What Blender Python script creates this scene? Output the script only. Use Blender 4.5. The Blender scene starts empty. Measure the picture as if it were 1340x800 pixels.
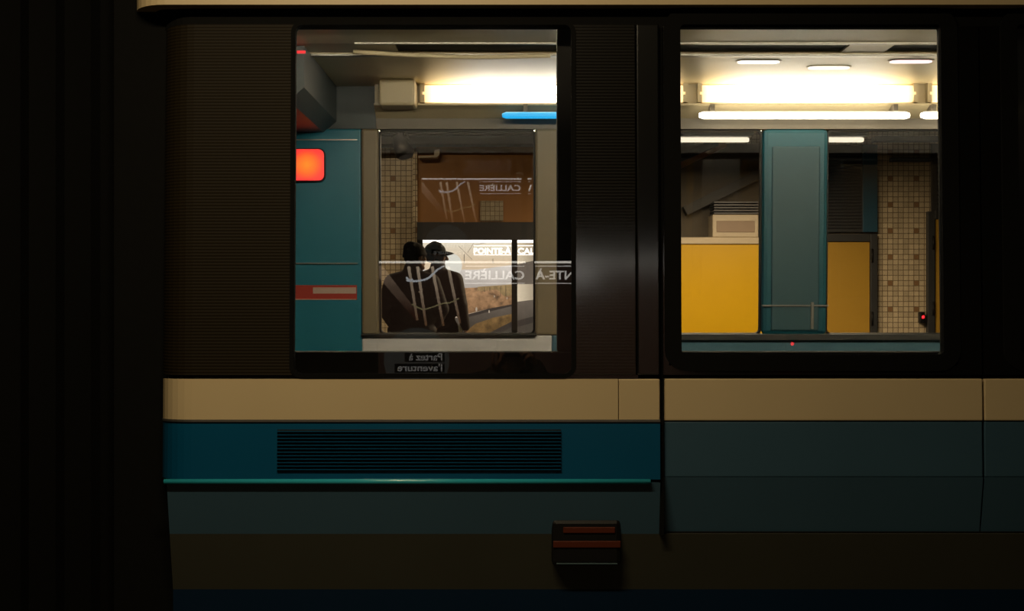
import bpy, bmesh, math, random
from mathutils import Vector, Matrix, Euler
random.seed(7)
C = bpy.context.scene.collection
sc = bpy.context.scene

# ------------------------------------------------------------------ camera, world, lights, exposure
F = 1700.0                     # focal length in pixels of the 1340-wide frame
CZ = 1.15                      # camera height over the platform
cam_d = bpy.data.cameras.new('camera'); cam_d.sensor_width = 36.0; cam_d.lens = 36.0 * F / 1340.0
cam_d.clip_start = 0.02; cam_d.clip_end = 200
cam = bpy.data.objects.new('camera', cam_d); C.objects.link(cam)
cam.location = (0, 0, CZ); cam.rotation_euler = (math.pi / 2, 0, 0)
sc.camera = cam
w = bpy.data.worlds.new('world'); sc.world = w; w.use_nodes = True
w.node_tree.nodes['Background'].inputs[0].default_value = (0.02, 0.018, 0.014, 1)
w.node_tree.nodes['Background'].inputs[1].default_value = 0.05
sc.view_settings.view_transform = 'Standard'; sc.view_settings.look = 'None'
sc.view_settings.exposure = 0.0; sc.view_settings.gamma = 1.0; sc.view_settings.use_curve_mapping = False
try:
    sc.cycles.use_denoising = True
    sc.cycles.max_bounces = 10; sc.cycles.transparent_max_bounces = 24
    sc.cycles.sample_clamp_indirect = 4.0
    sc.cycles.caustics_reflective = False; sc.cycles.caustics_refractive = False
except Exception:
    pass
NEAR_LAMP_W = 42.0             # lamp over the near platform
FAR_LAMP_W = 160.0              # tubes over the far platform
WASH_W = 42.0                  # tube over the men
TUBE_NEAR = 68.0               # the row over the near windows
TUBE = 9.0                     # emission of the saloon tubes
D1, D2 = 3.5, 6.0              # near and far side of the car
T1, T2 = 0.0311, 0.0362        # both sides lean inwards at the top
YW_NEAR, YW_FAR = -4.0, 17.0   # the two platform walls

def area_light(name, loc, rot, sx, sy, power, col, parent=None):
    l = bpy.data.lights.new(name, 'AREA'); l.shape = 'RECTANGLE'; l.size = sx; l.size_y = sy
    l.energy = power; l.color = col
    o = bpy.data.objects.new(name, l); C.objects.link(o); o.location = loc; o.rotation_euler = rot
    if parent: put_under(o, parent)
    return o

def put_under(o, parent):
    o.location = Vector(o.location) - parent.location
    o.parent = parent

# ------------------------------------------------------------------ materials
def mk(name, col, rough=0.5, metal=0.0, emit=None, es=0.0, var=0.0, vscale=8.0, bump=0.0, spec=0.5, coat=0.0, stretch=None):
    m = bpy.data.materials.new(name); m.use_nodes = True
    nt = m.node_tree; b = nt.nodes['Principled BSDF']
    b.inputs['Base Color'].default_value = (*col, 1); b.inputs['Roughness'].default_value = rough
    b.inputs['Metallic'].default_value = metal
    b.inputs['Specular IOR Level'].default_value = spec
    b.inputs['Coat Weight'].default_value = coat
    if emit:
        b.inputs['Emission Color'].default_value = (*emit, 1); b.inputs['Emission Strength'].default_value = es
    if var or bump:
        tc = nt.nodes.new('ShaderNodeTexCoord'); mp = nt.nodes.new('ShaderNodeMapping')
        if stretch: mp.inputs['Scale'].default_value = stretch
        nz = nt.nodes.new('ShaderNodeTexNoise'); nz.inputs['Scale'].default_value = vscale; nz.inputs['Detail'].default_value = 5
        nt.links.new(tc.outputs['Object'], mp.inputs[0]); nt.links.new(mp.outputs[0], nz.inputs['Vector'])
        if var:
            mx = nt.nodes.new('ShaderNodeMix'); mx.data_type = 'RGBA'
            mx.inputs[6].default_value = (*[c * (1 - var) for c in col], 1)
            mx.inputs[7].default_value = (*[min(1, c * (1 + var)) for c in col], 1)
            nt.links.new(nz.outputs['Fac'], mx.inputs[0]); nt.links.new(mx.outputs[2], b.inputs['Base Color'])
        if bump:
            bp = nt.nodes.new('ShaderNodeBump'); bp.inputs['Strength'].default_value = bump; bp.inputs['Distance'].default_value = 0.01
            nt.links.new(nz.outputs['Fac'], bp.inputs['Height']); nt.links.new(bp.outputs[0], b.inputs['Normal'])
    return m

def mk_glass(name, ior, tint):
    m = bpy.data.materials.new(name); m.use_nodes = True; nt = m.node_tree; nt.nodes.clear()
    out = nt.nodes.new('ShaderNodeOutputMaterial'); mix = nt.nodes.new('ShaderNodeMixShader')
    tr = nt.nodes.new('ShaderNodeBsdfTransparent'); tr.inputs[0].default_value = (*tint, 1)
    gl = nt.nodes.new('ShaderNodeBsdfGlossy'); gl.inputs['Roughness'].default_value = 0.0
    fr = nt.nodes.new('ShaderNodeFresnel'); fr.inputs[0].default_value = ior
    nt.links.new(fr.outputs[0], mix.inputs[0]); nt.links.new(tr.outputs[0], mix.inputs[1]); nt.links.new(gl.outputs[0], mix.inputs[2])
    nt.links.new(mix.outputs[0], out.inputs[0])
    return m

def mk_ribbed(name, col, col2, pitch, rough):
    """fine horizontal ribs"""
    m = mk(name, col, rough, spec=.12); nt = m.node_tree; b = nt.nodes['Principled BSDF']
    tc = nt.nodes.new('ShaderNodeTexCoord'); sp = nt.nodes.new('ShaderNodeSeparateXYZ')
    nt.links.new(tc.outputs['Object'], sp.inputs[0])
    mu = nt.nodes.new('ShaderNodeMath'); mu.operation = 'MULTIPLY'; mu.inputs[1].default_value = 2 * math.pi / pitch
    si = nt.nodes.new('ShaderNodeMath'); si.operation = 'SINE'
    nt.links.new(sp.outputs['Z'], mu.inputs[0]); nt.links.new(mu.outputs[0], si.inputs[0])
    ad = nt.nodes.new('ShaderNodeMath'); ad.operation = 'MULTIPLY_ADD'; ad.inputs[1].default_value = .5; ad.inputs[2].default_value = .5
    nt.links.new(si.outputs[0], ad.inputs[0])
    mx = nt.nodes.new('ShaderNodeMix'); mx.data_type = 'RGBA'; mx.inputs[6].default_value = (*col, 1); mx.inputs[7].default_value = (*col2, 1)
    nt.links.new(ad.outputs[0], mx.inputs[0]); nt.links.new(mx.outputs[2], b.inputs['Base Color'])
    bp = nt.nodes.new('ShaderNodeBump'); bp.inputs['Strength'].default_value = .3; bp.inputs['Distance'].default_value = .002
    nt.links.new(ad.outputs[0], bp.inputs['Height']); nt.links.new(bp.outputs[0], b.inputs['Normal'])
    return m

def mk_tile(name, base, grout, accent, p, ox, oz, rough=0.35, k=5, ax=2, az=2):
    """square glazed tiles in the x-z plane, one darker tile in every five by five"""
    m = mk(name, base, rough); nt = m.node_tree; b = nt.nodes['Principled BSDF']; N = nt.nodes.new; L = nt.links.new
    tc = N('ShaderNodeTexCoord'); sp = N('ShaderNodeSeparateXYZ'); L(tc.outputs['Object'], sp.inputs[0])
    def mth(op, a, v=None, v2=None):
        n = N('ShaderNodeMath'); n.operation = op
        if hasattr(a, 'links'): L(a, n.inputs[0])
        else: n.inputs[0].default_value = a
        for i, q in ((1, v), (2, v2)):
            if q is None: continue
            if hasattr(q, 'links'): L(q, n.inputs[i])
            else: n.inputs[i].default_value = q
        return n.outputs[0]
    def axis(s, off):
        u = mth('DIVIDE', mth('SUBTRACT', s, off), p)
        fr = mth('FRACT', u); ix = mth('FLOORED_MODULO', mth('FLOOR', u), float(k))
        edge = mth('MULTIPLY', mth('GREATER_THAN', fr, .065), mth('LESS_THAN', fr, .935))
        return edge, ix, mth('FLOOR', u)
    ex, ix, fx = axis(sp.outputs['X'], ox); ez, iz, fz = axis(sp.outputs['Z'], oz)
    tile = mth('MULTIPLY', ex, ez)
    acc = mth('MULTIPLY', mth('COMPARE', ix, float(ax), .1), mth('COMPARE', iz, float(az), .1))
    cb = N('ShaderNodeCombineXYZ'); L(fx, cb.inputs[0]); L(fz, cb.inputs[1])
    wn = N('ShaderNodeTexWhiteNoise'); L(cb.outputs[0], wn.inputs['Vector'])
    m0 = N('ShaderNodeMix'); m0.data_type = 'RGBA'; L(wn.outputs['Value'], m0.inputs[0])
    m0.inputs[6].default_value = (*[c * .86 for c in base], 1); m0.inputs[7].default_value = (*[min(1, c * 1.14) for c in base], 1)
    m1 = N('ShaderNodeMix'); m1.data_type = 'RGBA'; L(acc, m1.inputs[0]); L(m0.outputs[2], m1.inputs[6]); m1.inputs[7].default_value = (*accent, 1)
    m2 = N('ShaderNodeMix'); m2.data_type = 'RGBA'; L(tile, m2.inputs[0]); m2.inputs[6].default_value = (*grout, 1); L(m1.outputs[2], m2.inputs[7])
    L(m2.outputs[2], b.inputs['Base Color'])
    bp = N('ShaderNodeBump'); bp.inputs['Strength'].default_value = .4; bp.inputs['Distance'].default_value = .003
    L(tile, bp.inputs['Height']); L(bp.outputs[0], b.inputs['Normal'])
    return m

def mk_lamp(name, stops, es, mode):
    """lamp lens: brightest at the bulb, falling off towards its rim ('disc') or its two ends ('x')"""
    m = mk(name, (.4, .2, .1), .4); nt = m.node_tree; b = nt.nodes['Principled BSDF']; N = nt.nodes.new; L = nt.links.new
    tc = N('ShaderNodeTexCoord'); sb = N('ShaderNodeVectorMath'); sb.operation = 'SUBTRACT'; sb.inputs[1].default_value = (.5, .5, .5)
    L(tc.outputs['Generated'], sb.inputs[0])
    ml = N('ShaderNodeVectorMath'); ml.operation = 'MULTIPLY'; ml.inputs[1].default_value = (2, 0, 2) if mode == 'disc' else (2, 0, 0)
    L(sb.outputs[0], ml.inputs[0]); ln = N('ShaderNodeVectorMath'); ln.operation = 'LENGTH'; L(ml.outputs[0], ln.inputs[0])
    rp = N('ShaderNodeValToRGB'); e = rp.color_ramp.elements
    e[0].position = stops[0][0]; e[0].color = (*stops[0][1], 1); e[1].position = stops[-1][0]; e[1].color = (*stops[-1][1], 1)
    for p, c in stops[1:-1]:
        q = e.new(p); q.color = (*c, 1)
    L(ln.outputs['Value'], rp.inputs[0]); L(rp.outputs[0], b.inputs['Emission Color']); b.inputs['Emission Strength'].default_value = es
    return m

def mk_print(name, c0, c1, z0, z1, es, axis='Z', noise=0.0, nscale=10, c2=None):
    """back-lit print: a colour ramp along one axis of the printed sheet, with the print's own mottling"""
    m = mk(name, (.02, .02, .02), .4); nt = m.node_tree; b = nt.nodes['Principled BSDF']; N = nt.nodes.new; L = nt.links.new
    tc = N('ShaderNodeTexCoord'); sp = N('ShaderNodeSeparateXYZ'); L(tc.outputs['Object'], sp.inputs[0])
    mr = N('ShaderNodeMapRange'); mr.inputs[1].default_value = z0; mr.inputs[2].default_value = z1; L(sp.outputs[axis], mr.inputs[0])
    rp = N('ShaderNodeValToRGB'); rp.color_ramp.elements[0].color = (*c0, 1); rp.color_ramp.elements[1].color = (*c1, 1)
    if c2:
        e = rp.color_ramp.elements.new(.5); e.color = (*c2, 1)
    L(mr.outputs[0], rp.inputs[0]); col = rp.outputs[0]
    if noise:
        nz = N('ShaderNodeTexNoise'); nz.inputs['Scale'].default_value = nscale; nz.inputs['Detail'].default_value = 6; nz.inputs['Roughness'].default_value = .65
        L(tc.outputs['Object'], nz.inputs['Vector'])
        m2 = N('ShaderNodeMapRange'); m2.inputs[1].default_value = .3; m2.inputs[2].default_value = .7
        m2.inputs[3].default_value = 1 - noise; m2.inputs[4].default_value = 1 + noise; L(nz.outputs['Fac'], m2.inputs[0])
        vm = N('ShaderNodeVectorMath'); vm.operation = 'SCALE'; L(col, vm.inputs[0]); L(m2.outputs[0], vm.inputs['Scale']); col = vm.outputs[0]
    L(col, b.inputs['Emission Color']); b.inputs['Emission Strength'].default_value = es
    return m

CREAM = (.60, .47, .27); TEAL = (.006, .085, .105)
def coated(m, w, rough):
    b = m.node_tree.nodes['Principled BSDF']; b.inputs['Coat Weight'].default_value = w; b.inputs['Coat Roughness'].default_value = rough; b.inputs['Coat IOR'].default_value = 2.3
    return m
M = {
 'cream_paint': mk('cream_paint', CREAM, .38, var=.06, vscale=3, coat=.1),
 'teal_paint': mk('teal_paint', (.001, .076, .165), .3, var=.08, vscale=3, coat=.2),
 'dark_teal_paint': mk('dark_teal_paint', (.038, .088, .130), .4, var=.1, vscale=3, coat=.2),
 'skirt_paint': mk('skirt_paint', (.040, .039, .026), .5, var=.15, vscale=4),
 'sole_paint': mk('sole_paint', (.002, .014, .036), .5, spec=.2, var=.15, vscale=4),
 'chrome_strip': mk('chrome_strip', (.03, .40, .50), .25, coat=1.0),
 'steel': mk('steel', (.42, .40, .36), .35, metal=.9, var=.1),
 'black_rubber': mk('black_rubber', (.0022, .0022, .0018), .85, spec=.15, var=.2, vscale=30, bump=.1),
 'black_gloss': coated(mk('black_gloss', (.003, .003, .0025), .3, spec=.5), 1.0, .10),
 'ribbed_brown': mk_ribbed('ribbed_brown', (.010, .0068, .0028), (.017, .012, .005), .0085, .6),
 'ribbed_satin': coated(mk_ribbed('ribbed_satin', (.003, .0023, .0012), (.006, .0045, .0025), .0085, .5), 1.0, .10),
 'slot_black': mk('slot_black', (.002, .003, .003), .8),
 'glass_near': mk_glass('glass_near', 1.72, (.965, .96, .96)),
 'glass_far': mk_glass('glass_far', 1.75, (.97, .96, .955)),
 'saloon_ceiling': mk('saloon_ceiling', (.76, .66, .44), .4, var=.04, vscale=5),
 'saloon_pillar': mk('saloon_pillar', (.20, .16, .10), .45, var=.05, vscale=5),
 'saloon_cream': mk('saloon_cream', (.50, .42, .27), .4, var=.05, vscale=5),
 'saloon_grey': mk('saloon_grey', (.16, .14, .11), .5, var=.08),
 'saloon_blue': mk('saloon_blue', (.014, .165, .245), .4, var=.08, vscale=4),
 'saloon_teal': mk('saloon_teal', (.006, .080, .115), .4, var=.08, vscale=4),
 'dado_slate': mk('dado_slate', (.065, .155, .215), .4, var=.08, vscale=4),
 'saloon_white': mk('saloon_white', (.72, .70, .70), .35, var=.1, vscale=2, stretch=(3, 1, 20)),
 'locker_blue_grey': mk('locker_blue_grey', (.045, .060, .065), .5, var=.2),
 'saloon_dark': mk('saloon_dark', (.010, .009, .008), .6, var=.1),
 'saloon_floor': mk('saloon_floor', (.05, .05, .05), .5, var=.3, vscale=60),
 'green_trim': mk('green_trim', (.22, .29, .07), .45),
 'tube_lit': mk('tube_lit', (.9, .9, .85), .4, emit=(1.0, .90, .66), es=TUBE),
 'tube_strong': mk('tube_strong', (.9, .9, .85), .4, emit=(1.0, .90, .66), es=TUBE_NEAR),
 'tube_dim': mk('tube_dim', (.9, .9, .85), .4, emit=(1.0, .86, .58), es=1.5),
 'downlight_lit': mk('downlight_lit', (.9, .9, .85), .4, emit=(1.0, .93, .80), es=2.2),
 'downlight_pink': mk('downlight_pink', (.9, .9, .85), .4, emit=(1.0, .72, .78), es=2.2),
 'cyan_lit': mk('cyan_lit', (.1, .3, .4), .4, emit=(.0, .34, .72), es=1.3),
 'signal_lens': mk_lamp('signal_lens', ((.0, (1.0, .26, .004)), (.55, (1.0, .13, .005)), (.95, (1.0, .01, .03))), 1.15, 'disc'),
 'diffuser_lit': mk_lamp('diffuser_lit', ((.55, (1.0, .95, .80)), (.85, (.60, .46, .24)), (1.0, (.13, .095, .04))), TUBE, 'x'),
 'red_lit': mk('red_lit', (.4, .02, .02), .4, emit=(1.0, .03, .035), es=1.1),
 'orange_lit': mk('orange_lit', (.4, .1, .02), .4, emit=(1.0, .21, .005), es=1.2),
 'red_small': mk('red_small', (.4, .02, .02), .4, emit=(1.0, .01, .03), es=.8),
 'red_spot': mk('red_spot', (.4, .02, .02), .4, emit=(1.0, .01, .015), es=6.0),
 'red_print': mk('red_print', (.40, .035, .02), .5, var=.15, vscale=6),
 'pale_print': mk('pale_print', (.55, .40, .33), .5),
 'pole_steel': mk('pole_steel', (.55, .53, .50), .25, metal=1.0),
 'far_tube': mk('far_tube', (.9, .9, .85), .4, emit=(1.0, .92, .70), es=1.5),
 'wall_tile': mk_tile('wall_tile', (.66, .54, .36), (.19, .135, .075), (.30, .17, .08), .0685, 4.95 - .1713, 1.32 + CZ - .1713),
 'wall_brown': mk('wall_brown', (.34, .155, .042), .6, var=.15, vscale=3, bump=.05),
 'concrete': mk('concrete', (.09, .075, .055), .8, var=.2, vscale=5, bump=.15),
 'dark_concrete': mk('dark_concrete', (.03, .026, .021), .85, var=.2, vscale=5, bump=.15),
 'platform_floor': mk('platform_floor', (.06, .052, .042), .55, var=.25, vscale=40),
 'ballast': mk('ballast', (.02, .018, .016), .95, var=.4, vscale=20, bump=.6),
 'frame_black': mk('frame_black', (.006, .0055, .005), .45, spec=.3),
 'frame_grey': mk('frame_grey', (.035, .036, .038), .45, var=.1),
 'yellow_door': mk('yellow_door', (.50, .29, .035), .4, var=.06, vscale=3),
 'yellow_panel': mk('yellow_panel', (.58, .34, .0025), .35, var=.06, vscale=3),
 'cabinet_cream': mk('cabinet_cream', (.50, .42, .30), .45, var=.12, vscale=3, stretch=(1, 1, 12)),
 'louvre_dark': mk('louvre_dark', (.05, .05, .055), .4, metal=.3),
 'beam_brown': mk('beam_brown', (.20, .095, .03), .6),
 'door_blue': mk('door_blue', (.012, .07, .12), .5, var=.1),
 'ink_white': mk('ink_white', (.8, .8, .78), .5, emit=(1.0, .97, .90), es=3.0),
 'near_white': mk('near_white', (.8, .8, .78), .5, emit=(1.0, .97, .90), es=2.3),
 'badge_white': mk('badge_white', (.8, .8, .78), .5, emit=(1.0, .97, .90), es=.55),
 'strip_white': mk('strip_white', (.8, .8, .78), .5, emit=(1.0, .95, .84), es=3.4),
 'ink_black': mk('ink_black', (.004, .004, .004), .5),
 'jacket_black': mk('jacket_black', (.034, .027, .024), .75, var=.25, vscale=25, bump=.4),
 'jacket_grey': mk('jacket_grey', (.050, .043, .043), .8, var=.25, vscale=25, bump=.4),
 'trousers_black': mk('trousers_black', (.014, .013, .014), .85, var=.2, vscale=25, bump=.3),
 'shoe_black': mk('shoe_black', (.012, .011, .011), .5),
 'cap_black': mk('cap_black', (.012, .010, .009), .8, var=.2, vscale=30),
 'knit_brown': mk('knit_brown', (.028, .019, .014), .9, var=.3, vscale=60, bump=.5),
 'beard_hair': mk('beard_hair', (.020, .011, .007), .8, var=.3, vscale=90, bump=.5),
 'skin': mk('skin', (.36, .19, .12), .55, var=.1, vscale=30),
 'eye_white': mk('eye_white', (.5, .48, .45), .3),
 'camera_black': mk('camera_black', (.01, .01, .01), .45),
 'lens_glass': mk('lens_glass', (.006, .006, .01), .05, coat=1.0),
 'bottle_plastic': mk('bottle_plastic', (.85, .92, .84), .15, bump=.6, vscale=40, coat=.5),
}

M['bottle_plastic'].node_tree.nodes['Principled BSDF'].inputs['Transmission Weight'].default_value = .85
# ------------------------------------------------------------------ mesh helpers
class MB:
    def __init__(s): s.bm = bmesh.new(); s.mi = 0
    def _tag(s, before):
        for f in s.bm.faces:
            if f.index == -1 or f not in before: pass
    def box(s, x0, x1, y0, y1, z0, z1, bev=0.0, seg=2):
        r = bmesh.ops.create_cube(s.bm, size=1.0)
        vs = r['verts']
        for v in vs:
            v.co = Vector(((x0 + x1) / 2 + v.co.x * (x1 - x0), (y0 + y1) / 2 + v.co.y * (y1 - y0), (z0 + z1) / 2 + v.co.z * (z1 - z0)))
        fs = {f for v in vs for f in v.link_faces}
        for f in fs: f.material_index = s.mi
        if bev:
            es = list({e for v in vs for e in v.link_edges})
            bmesh.ops.bevel(s.bm, geom=es, offset=bev, segments=seg, affect='EDGES', profile=.5)
        return s
    def prism(s, pts, axis, a0, a1):
        """closed outline pts (2-D) extruded along an axis"""
        def co(p, a):
            if axis == 'x': return (a, p[0], p[1])
            if axis == 'y': return (p[0], a, p[1])
            return (p[0], p[1], a)
        A = [s.bm.verts.new(co(p, a0)) for p in pts]; B = [s.bm.verts.new(co(p, a1)) for p in pts]
        n = len(pts); fs = [s.bm.faces.new(A), s.bm.faces.new(B[::-1])]
        for i in range(n):
            fs.append(s.bm.faces.new((A[i], B[i], B[(i + 1) % n], A[(i + 1) % n])))
        for f in fs: f.material_index = s.mi
        bmesh.ops.recalc_face_normals(s.bm, faces=fs)
        return s
    def tube(s, pts, r, seg=12, caps=True):
        pts = [Vector(p) for p in pts]; rings = []
        rs = r if isinstance(r, (list, tuple)) else [r] * len(pts)
        for i, p in enumerate(pts):
            d = (pts[min(i + 1, len(pts) - 1)] - pts[max(i - 1, 0)]).normalized()
            u = d.orthogonal().normalized() if i == 0 else (prev - d * prev.dot(d)).normalized()
            prev = u; v = d.cross(u)
            rings.append([s.bm.verts.new(p + (u * math.cos(a) + v * math.sin(a)) * rs[i]) for a in [2 * math.pi * k / seg for k in range(seg)]])
        fs = []
        for A, B in zip(rings, rings[1:]):
            for k in range(seg): fs.append(s.bm.faces.new((A[k], A[(k + 1) % seg], B[(k + 1) % seg], B[k])))
        if caps: fs += [s.bm.faces.new(rings[0][::-1]), s.bm.faces.new(rings[-1])]
        for f in fs: f.material_index = s.mi; f.smooth = len(f.verts) == 4
        return s
    def cyl(s, p0, p1, r, r2=None, seg=24):
        return s.tube([p0, p1], [r, r if r2 is None else r2], seg)
    def ball(s, c, rad, rot=None, seg=20):
        r = bmesh.ops.create_uvsphere(s.bm, u_segments=seg, v_segments=max(8, seg // 2), radius=1.0)
        rad = rad if isinstance(rad, (list, tuple)) else (rad,) * 3
        mt = Matrix.Translation(Vector(c)) @ (rot.to_matrix().to_4x4() if rot else Matrix.Identity(4)) @ Matrix.Diagonal((*rad, 1))
        for v in r['verts']: v.co = mt @ v.co
        for v in r['verts']:
            for f in v.link_faces: f.smooth = True; f.material_index = s.mi
        return s
    def caps(s, p0, p1, r0, r1, seg=14):
        s.ball(p0, r0, seg=seg); s.ball(p1, r1, seg=seg); s.tube([p0, p1], [r0, r1], seg); return s
    def lean(s, y0, ang):
        """turn about the horizontal line through (y0, camera height)"""
        ca, sa = math.cos(ang), math.sin(ang)
        for v in s.bm.verts:
            dy, dz = v.co.y - y0, v.co.z - CZ
            v.co.y = y0 + dy * ca + dz * sa; v.co.z = CZ - dy * sa + dz * ca
        return s
    def build(s, name, mats, parent=None, smooth=False):
        me = bpy.data.meshes.new(name)
        off = parent_world(parent) if parent else Vector((0, 0, 0))
        for v in s.bm.verts: v.co -= off
        s.bm.normal_update(); s.bm.to_mesh(me); s.bm.free()
        for m in (mats if isinstance(mats, (list, tuple)) else [mats]): me.materials.append(M[m] if isinstance(m, str) else m)
        o = bpy.data.objects.new(name, me); C.objects.link(o)
        if smooth:
            for p in me.polygons: p.use_smooth = True
        if parent: o.parent = parent
        return o

def parent_world(o):
    v = Vector((0, 0, 0))
    while o: v += Vector(o.location); o = o.parent
    return v

def empty(name, loc, label=None, cat=None, group=None):
    o = bpy.data.objects.new(name, None); C.objects.link(o); o.location = loc; o.empty_display_size = .1
    if label: o['label'] = label
    if cat: o['category'] = cat
    if group: o['group'] = group
    return o

def tag(o, label=None, cat=None, group=None, kind=None):
    if label: o['label'] = label
    if cat: o['category'] = cat
    if group: o['group'] = group
    if kind: o['kind'] = kind
    return o

def rounded(x0, x1, y0, y1, r, n=6):
    pts = []
    for cx, cy, a0 in ((x1 - r, y1 - r, 0), (x0 + r, y1 - r, 90), (x0 + r, y0 + r, 180), (x1 - r, y0 + r, 270)):
        for k in range(n + 1):
            a = math.radians(a0 + 90 * k / n); pts.append((cx + r * math.cos(a), cy + r * math.sin(a)))
    return pts

def frame_ring(mb, x0, x1, z0, z1, y0, y1, t, r):
    """a rounded rectangular ring lying in the x-z plane"""
    A = rounded(x0 - t, x1 + t, z0 - t, z1 + t, r + t); B = rounded(x0, x1, z0, z1, r); n = len(A); bm = mb.bm
    V = [[bm.verts.new((p[0], y, p[1])) for p in P] for P, y in ((A, y0), (A, y1), (B, y0), (B, y1))]
    fs = []
    for i in range(n):
        j = (i + 1) % n
        for a, b in ((0, 1), (1, 3), (3, 2), (2, 0)):
            fs.append(bm.faces.new((V[a][i], V[a][j], V[b][j], V[b][i])))
    for f in fs: f.material_index = mb.mi
    bmesh.ops.recalc_face_normals(bm, faces=fs)
    return mb

def lettering(name, body, x0, x1, z0, y, mat, parent, facing=-1, height=None, bold=.012, depth=.001):
    """text as solid letters on a wall plane; facing -1 looks to the camera side, +1 the other way.
    x0..x1 is where the line runs; z0 its base line"""
    cu = bpy.data.curves.new(name, 'FONT'); cu.body = body; cu.size = 1.0; cu.offset = bold; cu.extrude = .004; cu.resolution_u = 4
    t = bpy.data.objects.new('tmp', cu); C.objects.link(t)
    dg = bpy.context.evaluated_depsgraph_get(); me = bpy.data.meshes.new_from_object(t.evaluated_get(dg))
    bpy.data.objects.remove(t); bpy.data.curves.remove(cu)
    xs = [v.co.x for v in me.vertices]; a, b = min(xs), max(xs)
    s = abs(x1 - x0) / (b - a); sh = s if height is None else height / .73
    off = parent_world(parent)
    for v in me.vertices:
        u = (v.co.x - a) * s; h = v.co.y * sh; d = v.co.z / .004 * depth
        if facing < 0: p = Vector((min(x0, x1) + u, y - d, z0 + h))
        else: p = Vector((max(x0, x1) - u, y + d, z0 + h))
        v.co = p - off
    me.materials.append(M[mat]); me.name = name
    o = bpy.data.objects.new(name, me); C.objects.link(o); o.parent = parent
    return o

# ================================================================== STATION SHELL
X0, X1 = -8.0, 10.0
def struct(name, mb, mat): return tag(mb.build(name, mat), kind='structure')
struct('floor', MB().box(X0, X1, -4.2, 3.36, -1.3, 0, .01).box(X0, X1, 9.62, 17.2, -1.3, 0, .01), 'platform_floor')
struct('ground', MB().box(X0, X1, 3.36, 9.62, -1.35, -1.22), 'ballast')
struct('ceiling', MB().box(X0, X1, -4.2, 17.2, 5.0, 5.2), 'dark_concrete')
struct('wall_back', MB().box(X0, X1, 17.0, 17.25, 0, 5.0), 'wall_tile')
struct('wall_front', MB().box(X0, X1, -4.25, -4.0, 0, 5.0), 'dark_concrete')

def zf(py, d=16.95): return CZ + (400 - py) / F * d       # height of a line of sight at distance d
def xf(px, d=16.95): return (px - 670) / F * d

# brown cladding and dark beams over the light box, on the far wall
struct('trim_1', MB().box(xf(545), 1.75, 16.90, 17.0, zf(291), zf(193)), 'wall_brown')
mb = MB().box(-4.0, 1.75, 16.55, 17.0, zf(193), zf(183)).box(-4.0, 1.75, 16.4, 17.0, zf(182), zf(172)).box(-4.0, 1.75, 16.0, 17.0, zf(171), zf(158))
struct('trim_2', mb, 'dark_concrete')
# tile return beside the cladding
struct('trim_3', MB().box(xf(541), xf(547), 16.82, 17.0, 0, zf(195), .01), 'wall_tile')

# ================================================================== THE METRO CAR
car = empty('metro_car', (0.6, 4.75, .12), 'cream and teal metro car standing at the platform with lit windows', 'train')
NA, FA = T1, -T2
def near(mb, name, mat, parent=car, smooth=False): mb.lean(D1, NA); return mb.build(name, mat, parent, smooth)
def far(mb, name, mat, parent=car, smooth=False): mb.lean(D2, FA); return mb.build(name, mat, parent, smooth)
def zn(py): return CZ + (400 - py) / F * D1
def xn(px): return (px - 670) / F * D1
XL = xn(203)

def skin_panel(mb, x0, x1, z0, z1, y0, th, r=.10, round_left=True):
    pts = []; y0 += D1
    if round_left:
        for k in range(9):
            a = math.pi + k / 8 * math.pi / 2; pts.append((x0 + r + r * math.cos(a), y0 + r + r * math.sin(a)))
        pts += [(x1, y0), (x1, y0 + th)]
        for k in range(9):
            a = 1.5 * math.pi - k / 8 * math.pi / 2; pts.append((x0 + r + (r - th) * math.cos(a), y0 + r + (r - th) * math.sin(a)))
    else:
        pts = [(x0, y0), (x1, y0), (x1, y0 + th), (x0, y0 + th)]
    mb.prism(pts, 'z', z0, z1); return mb

XS = .398          # where the body side ends and the doorway begins
XD0, XD1, XD2 = .41, 1.272, 2.13
XR = 2.75

zb, zt = zn(491), zn(29)
# --- outside skin, top to bottom
near(skin_panel(MB(), xn(165), XR, zn(4.5), zn(4.5) + .36, -.012, .05), 'cornice_panel', 'cream_paint')
near(skin_panel(MB(), XL - .02, XR, zn(29), zn(4.5), .03, .03), 'lintel_panel', 'black_rubber')
near(skin_panel(MB(), XL, xn(384), zb, zt, 0, .03), 'ribbed_panel', 'ribbed_brown')
near(MB().box(xn(749), .335, D1, D1 + .03, zb, zt, .003), 'ribbed_panel', 'ribbed_satin')
near(MB().box(.337, XS, D1 - .004, D1 + .03, zb, zt, .004), 'door_post', 'black_gloss')
near(skin_panel(MB(), XL, .285, zn(549), zn(496), 0, .03), 'cream_band', 'cream_paint')
near(MB().box(.287, XS, D1 + .004, D1 + .03, zn(551), zn(496), .003), 'cream_band', 'cream_paint')
near(skin_panel(MB(), XL, .34, zn(496), zb, .006, .02), 'window_ledge', 'black_gloss')
near(skin_panel(MB(), XL, XS, zn(552), zn(549), -.004, .03), 'trim_strip', 'steel')
vent = near(skin_panel(MB(), XL, XS, zn(627), zn(552), .0, .03), 'teal_panel', 'teal_paint')
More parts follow.
